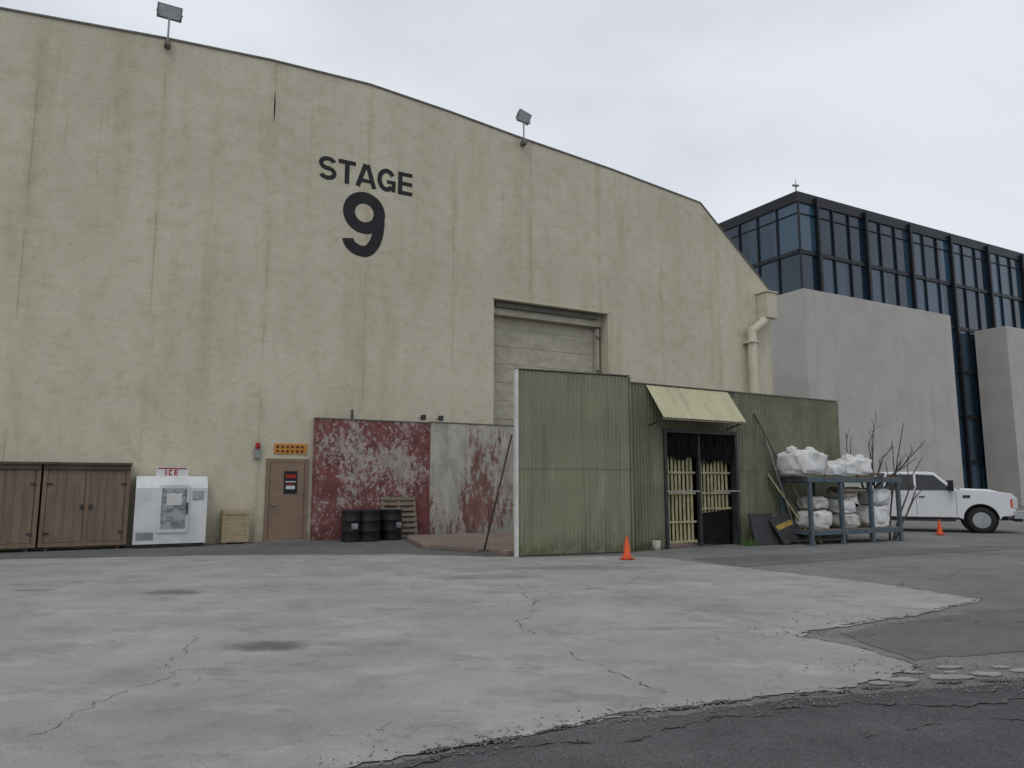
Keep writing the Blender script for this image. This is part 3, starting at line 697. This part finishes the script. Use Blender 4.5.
crackline(b,[(.5,11.2),(1.8,12.1),(2.2,13.3)],.006,4)
crackline(b,[(-.6,4.65),(.7,5.45),(2.0,5.85),(3.3,6.25),(5.2,6.6),(7.5,6.95)],.030,5,.0135,.05)
crackline(b,[(-1.2,4.15),(.3,4.9),(1.5,5.4),(3.0,5.75),(4.6,5.9),(6.5,6.3)],.018,6,.0135,.09)
crackline(b,[(1.5,5.4),(2.2,5.75),(2.6,6.1)],.012,7); crackline(b,[(3.1,6.4),(3.6,6.88),(3.45,7.55),(3.05,8.15),(3.3,8.5),(5,9.5),(6.6,10.7)],.014,8,.0135,.04)
crackline(b,[(4.2,9.0),(6.2,9.1),(8.4,9.9)],.007,9); crackline(b,[(-3.1,5.0),(-2.9,6.4),(-3.4,8.1)],.004,10)
crackline(b,[(6.6,10.7),(5.9,12.6),(4.4,14.8),(3.3,16.7)],.010,11,.0135,.04)
crackline(b,[(6.2,12.2),(8.4,14.1),(12.2,16.1)],.008,12); crackline(b,[(3.4,6.0),(4.4,6.3),(5.5,6.4)],.014,14,.0135,.09)
crackline(b,[(2.2,5.1),(2.9,5.35),(3.5,5.3)],.008,15,.0135,.1)
crackline(b,[(-9.5,9.6),(-4.0,12.4),(2.8,15.9)],.007,16,.0135,.012); crackline(b,[(-1.2,16.8),(.9,12.6),(3.2,8.4)],.005,17,.0135,.012)
b.done('pavement_cracks', fixn=False)
b = B()
for i in range(1700):
    u = random.random(); k = random.randrange(3)
    e = edge[3:9]; j = random.randrange(len(e)-1); q = Vector(e[j]).lerp(Vector(e[j+1]), u)
    if k == 2: q = Vector(random.choice(((3.5,6.8),(3.3,8.3),(4.3,9),(3.6,6.4),(4.3,6.6),(4.9,6.7)))) + Vector((random.gauss(0,.45),random.gauss(0,.2)))
    p = q + Vector((random.gauss(0,.16),random.gauss(0,.10))); r = random.uniform(.002,.011)
    rr = bmesh.ops.create_icosphere(b.bm, subdivisions=1, radius=r); mi_ = b.mi('stone')
    for v in rr['verts']: v.co = Vector((v.co.x*random.uniform(.8,1.3)+p.x, v.co.y*random.uniform(.8,1.2)+p.y, v.co.z*.7+.010+r*.4))
    for v in rr['verts']:
        for f in v.link_faces: f.material_index = mi_
b.done('gravel')
b = B(); b.face([(6.35,8.15,.0105),(6.6,8.2,.0105),(6.58,8.26,.0105),(6.34,8.22,.0105)],'yellow'); b.done('painted_road_marking', fixn=False)

# ------------------------------------------------------------------ sky, sun, camera
w = bpy.data.worlds.new('World'); bpy.context.scene.world = w; w.use_nodes = True
n, l = w.node_tree.nodes, w.node_tree.links; bg = n['Background']; bg.inputs['Strength'].default_value = .1
sk = n.new('ShaderNodeTexSky'); sk.sky_type = 'NISHITA'; sk.sun_disc = False; sk.sun_elevation = rad(55); sk.sun_rotation = rad(200)
tc = n.new('ShaderNodeTexCoord'); mp = n.new('ShaderNodeMapping'); mp.inputs['Scale'].default_value = (1,1,2.2); l.new(tc.outputs['Generated'], mp.inputs[0])
no = n.new('ShaderNodeTexNoise'); no.inputs['Scale'].default_value = 1.6; no.inputs['Detail'].default_value = 5; no.inputs['Roughness'].default_value = .5; no.inputs['Distortion'].default_value = .3
l.new(mp.outputs[0], no.inputs['Vector'])
cr = n.new('ShaderNodeValToRGB'); cr.color_ramp.elements[0].position = .36; cr.color_ramp.elements[0].color = (6.3,6.65,7.4,1)
cr.color_ramp.elements[1].position = .64; cr.color_ramp.elements[1].color = (8.2,8.5,9.1,1); l.new(no.outputs['Fac'], cr.inputs[0])
mx = n.new('ShaderNodeMix'); mx.data_type = 'RGBA'; mx.inputs[0].default_value = .92; l.new(sk.outputs[0], mx.inputs[6]); l.new(cr.outputs[0], mx.inputs[7]); l.new(mx.outputs[2], bg.inputs['Color'])
sd = bpy.data.lights.new('sun','SUN'); sd.energy = .55; sd.angle = rad(25); sd.color = (1,.95,.88); so = bpy.data.objects.new('sun', sd); bpy.context.scene.collection.objects.link(so)
az, el = rad(200), rad(55)
dv = Vector((math.sin(az)*math.cos(el), math.cos(az)*math.cos(el), math.sin(el))); so.rotation_euler = dv.to_track_quat('Z','Y').to_euler(); so.location = (0,0,60)
cd = bpy.data.cameras.new('camera'); cd.sensor_width = 36; cd.lens = 26.02; cd.clip_end = 5000; cd.clip_start = .05
co = bpy.data.objects.new('camera', cd); bpy.context.scene.collection.objects.link(co); co.location = (0,0,1.6); co.rotation_euler = (rad(90+7.77),0,0)
bpy.context.scene.camera = co
bpy.context.scene.view_settings.view_transform = 'Standard'
try: bpy.context.scene.view_settings.look = 'None'
except Exception: pass
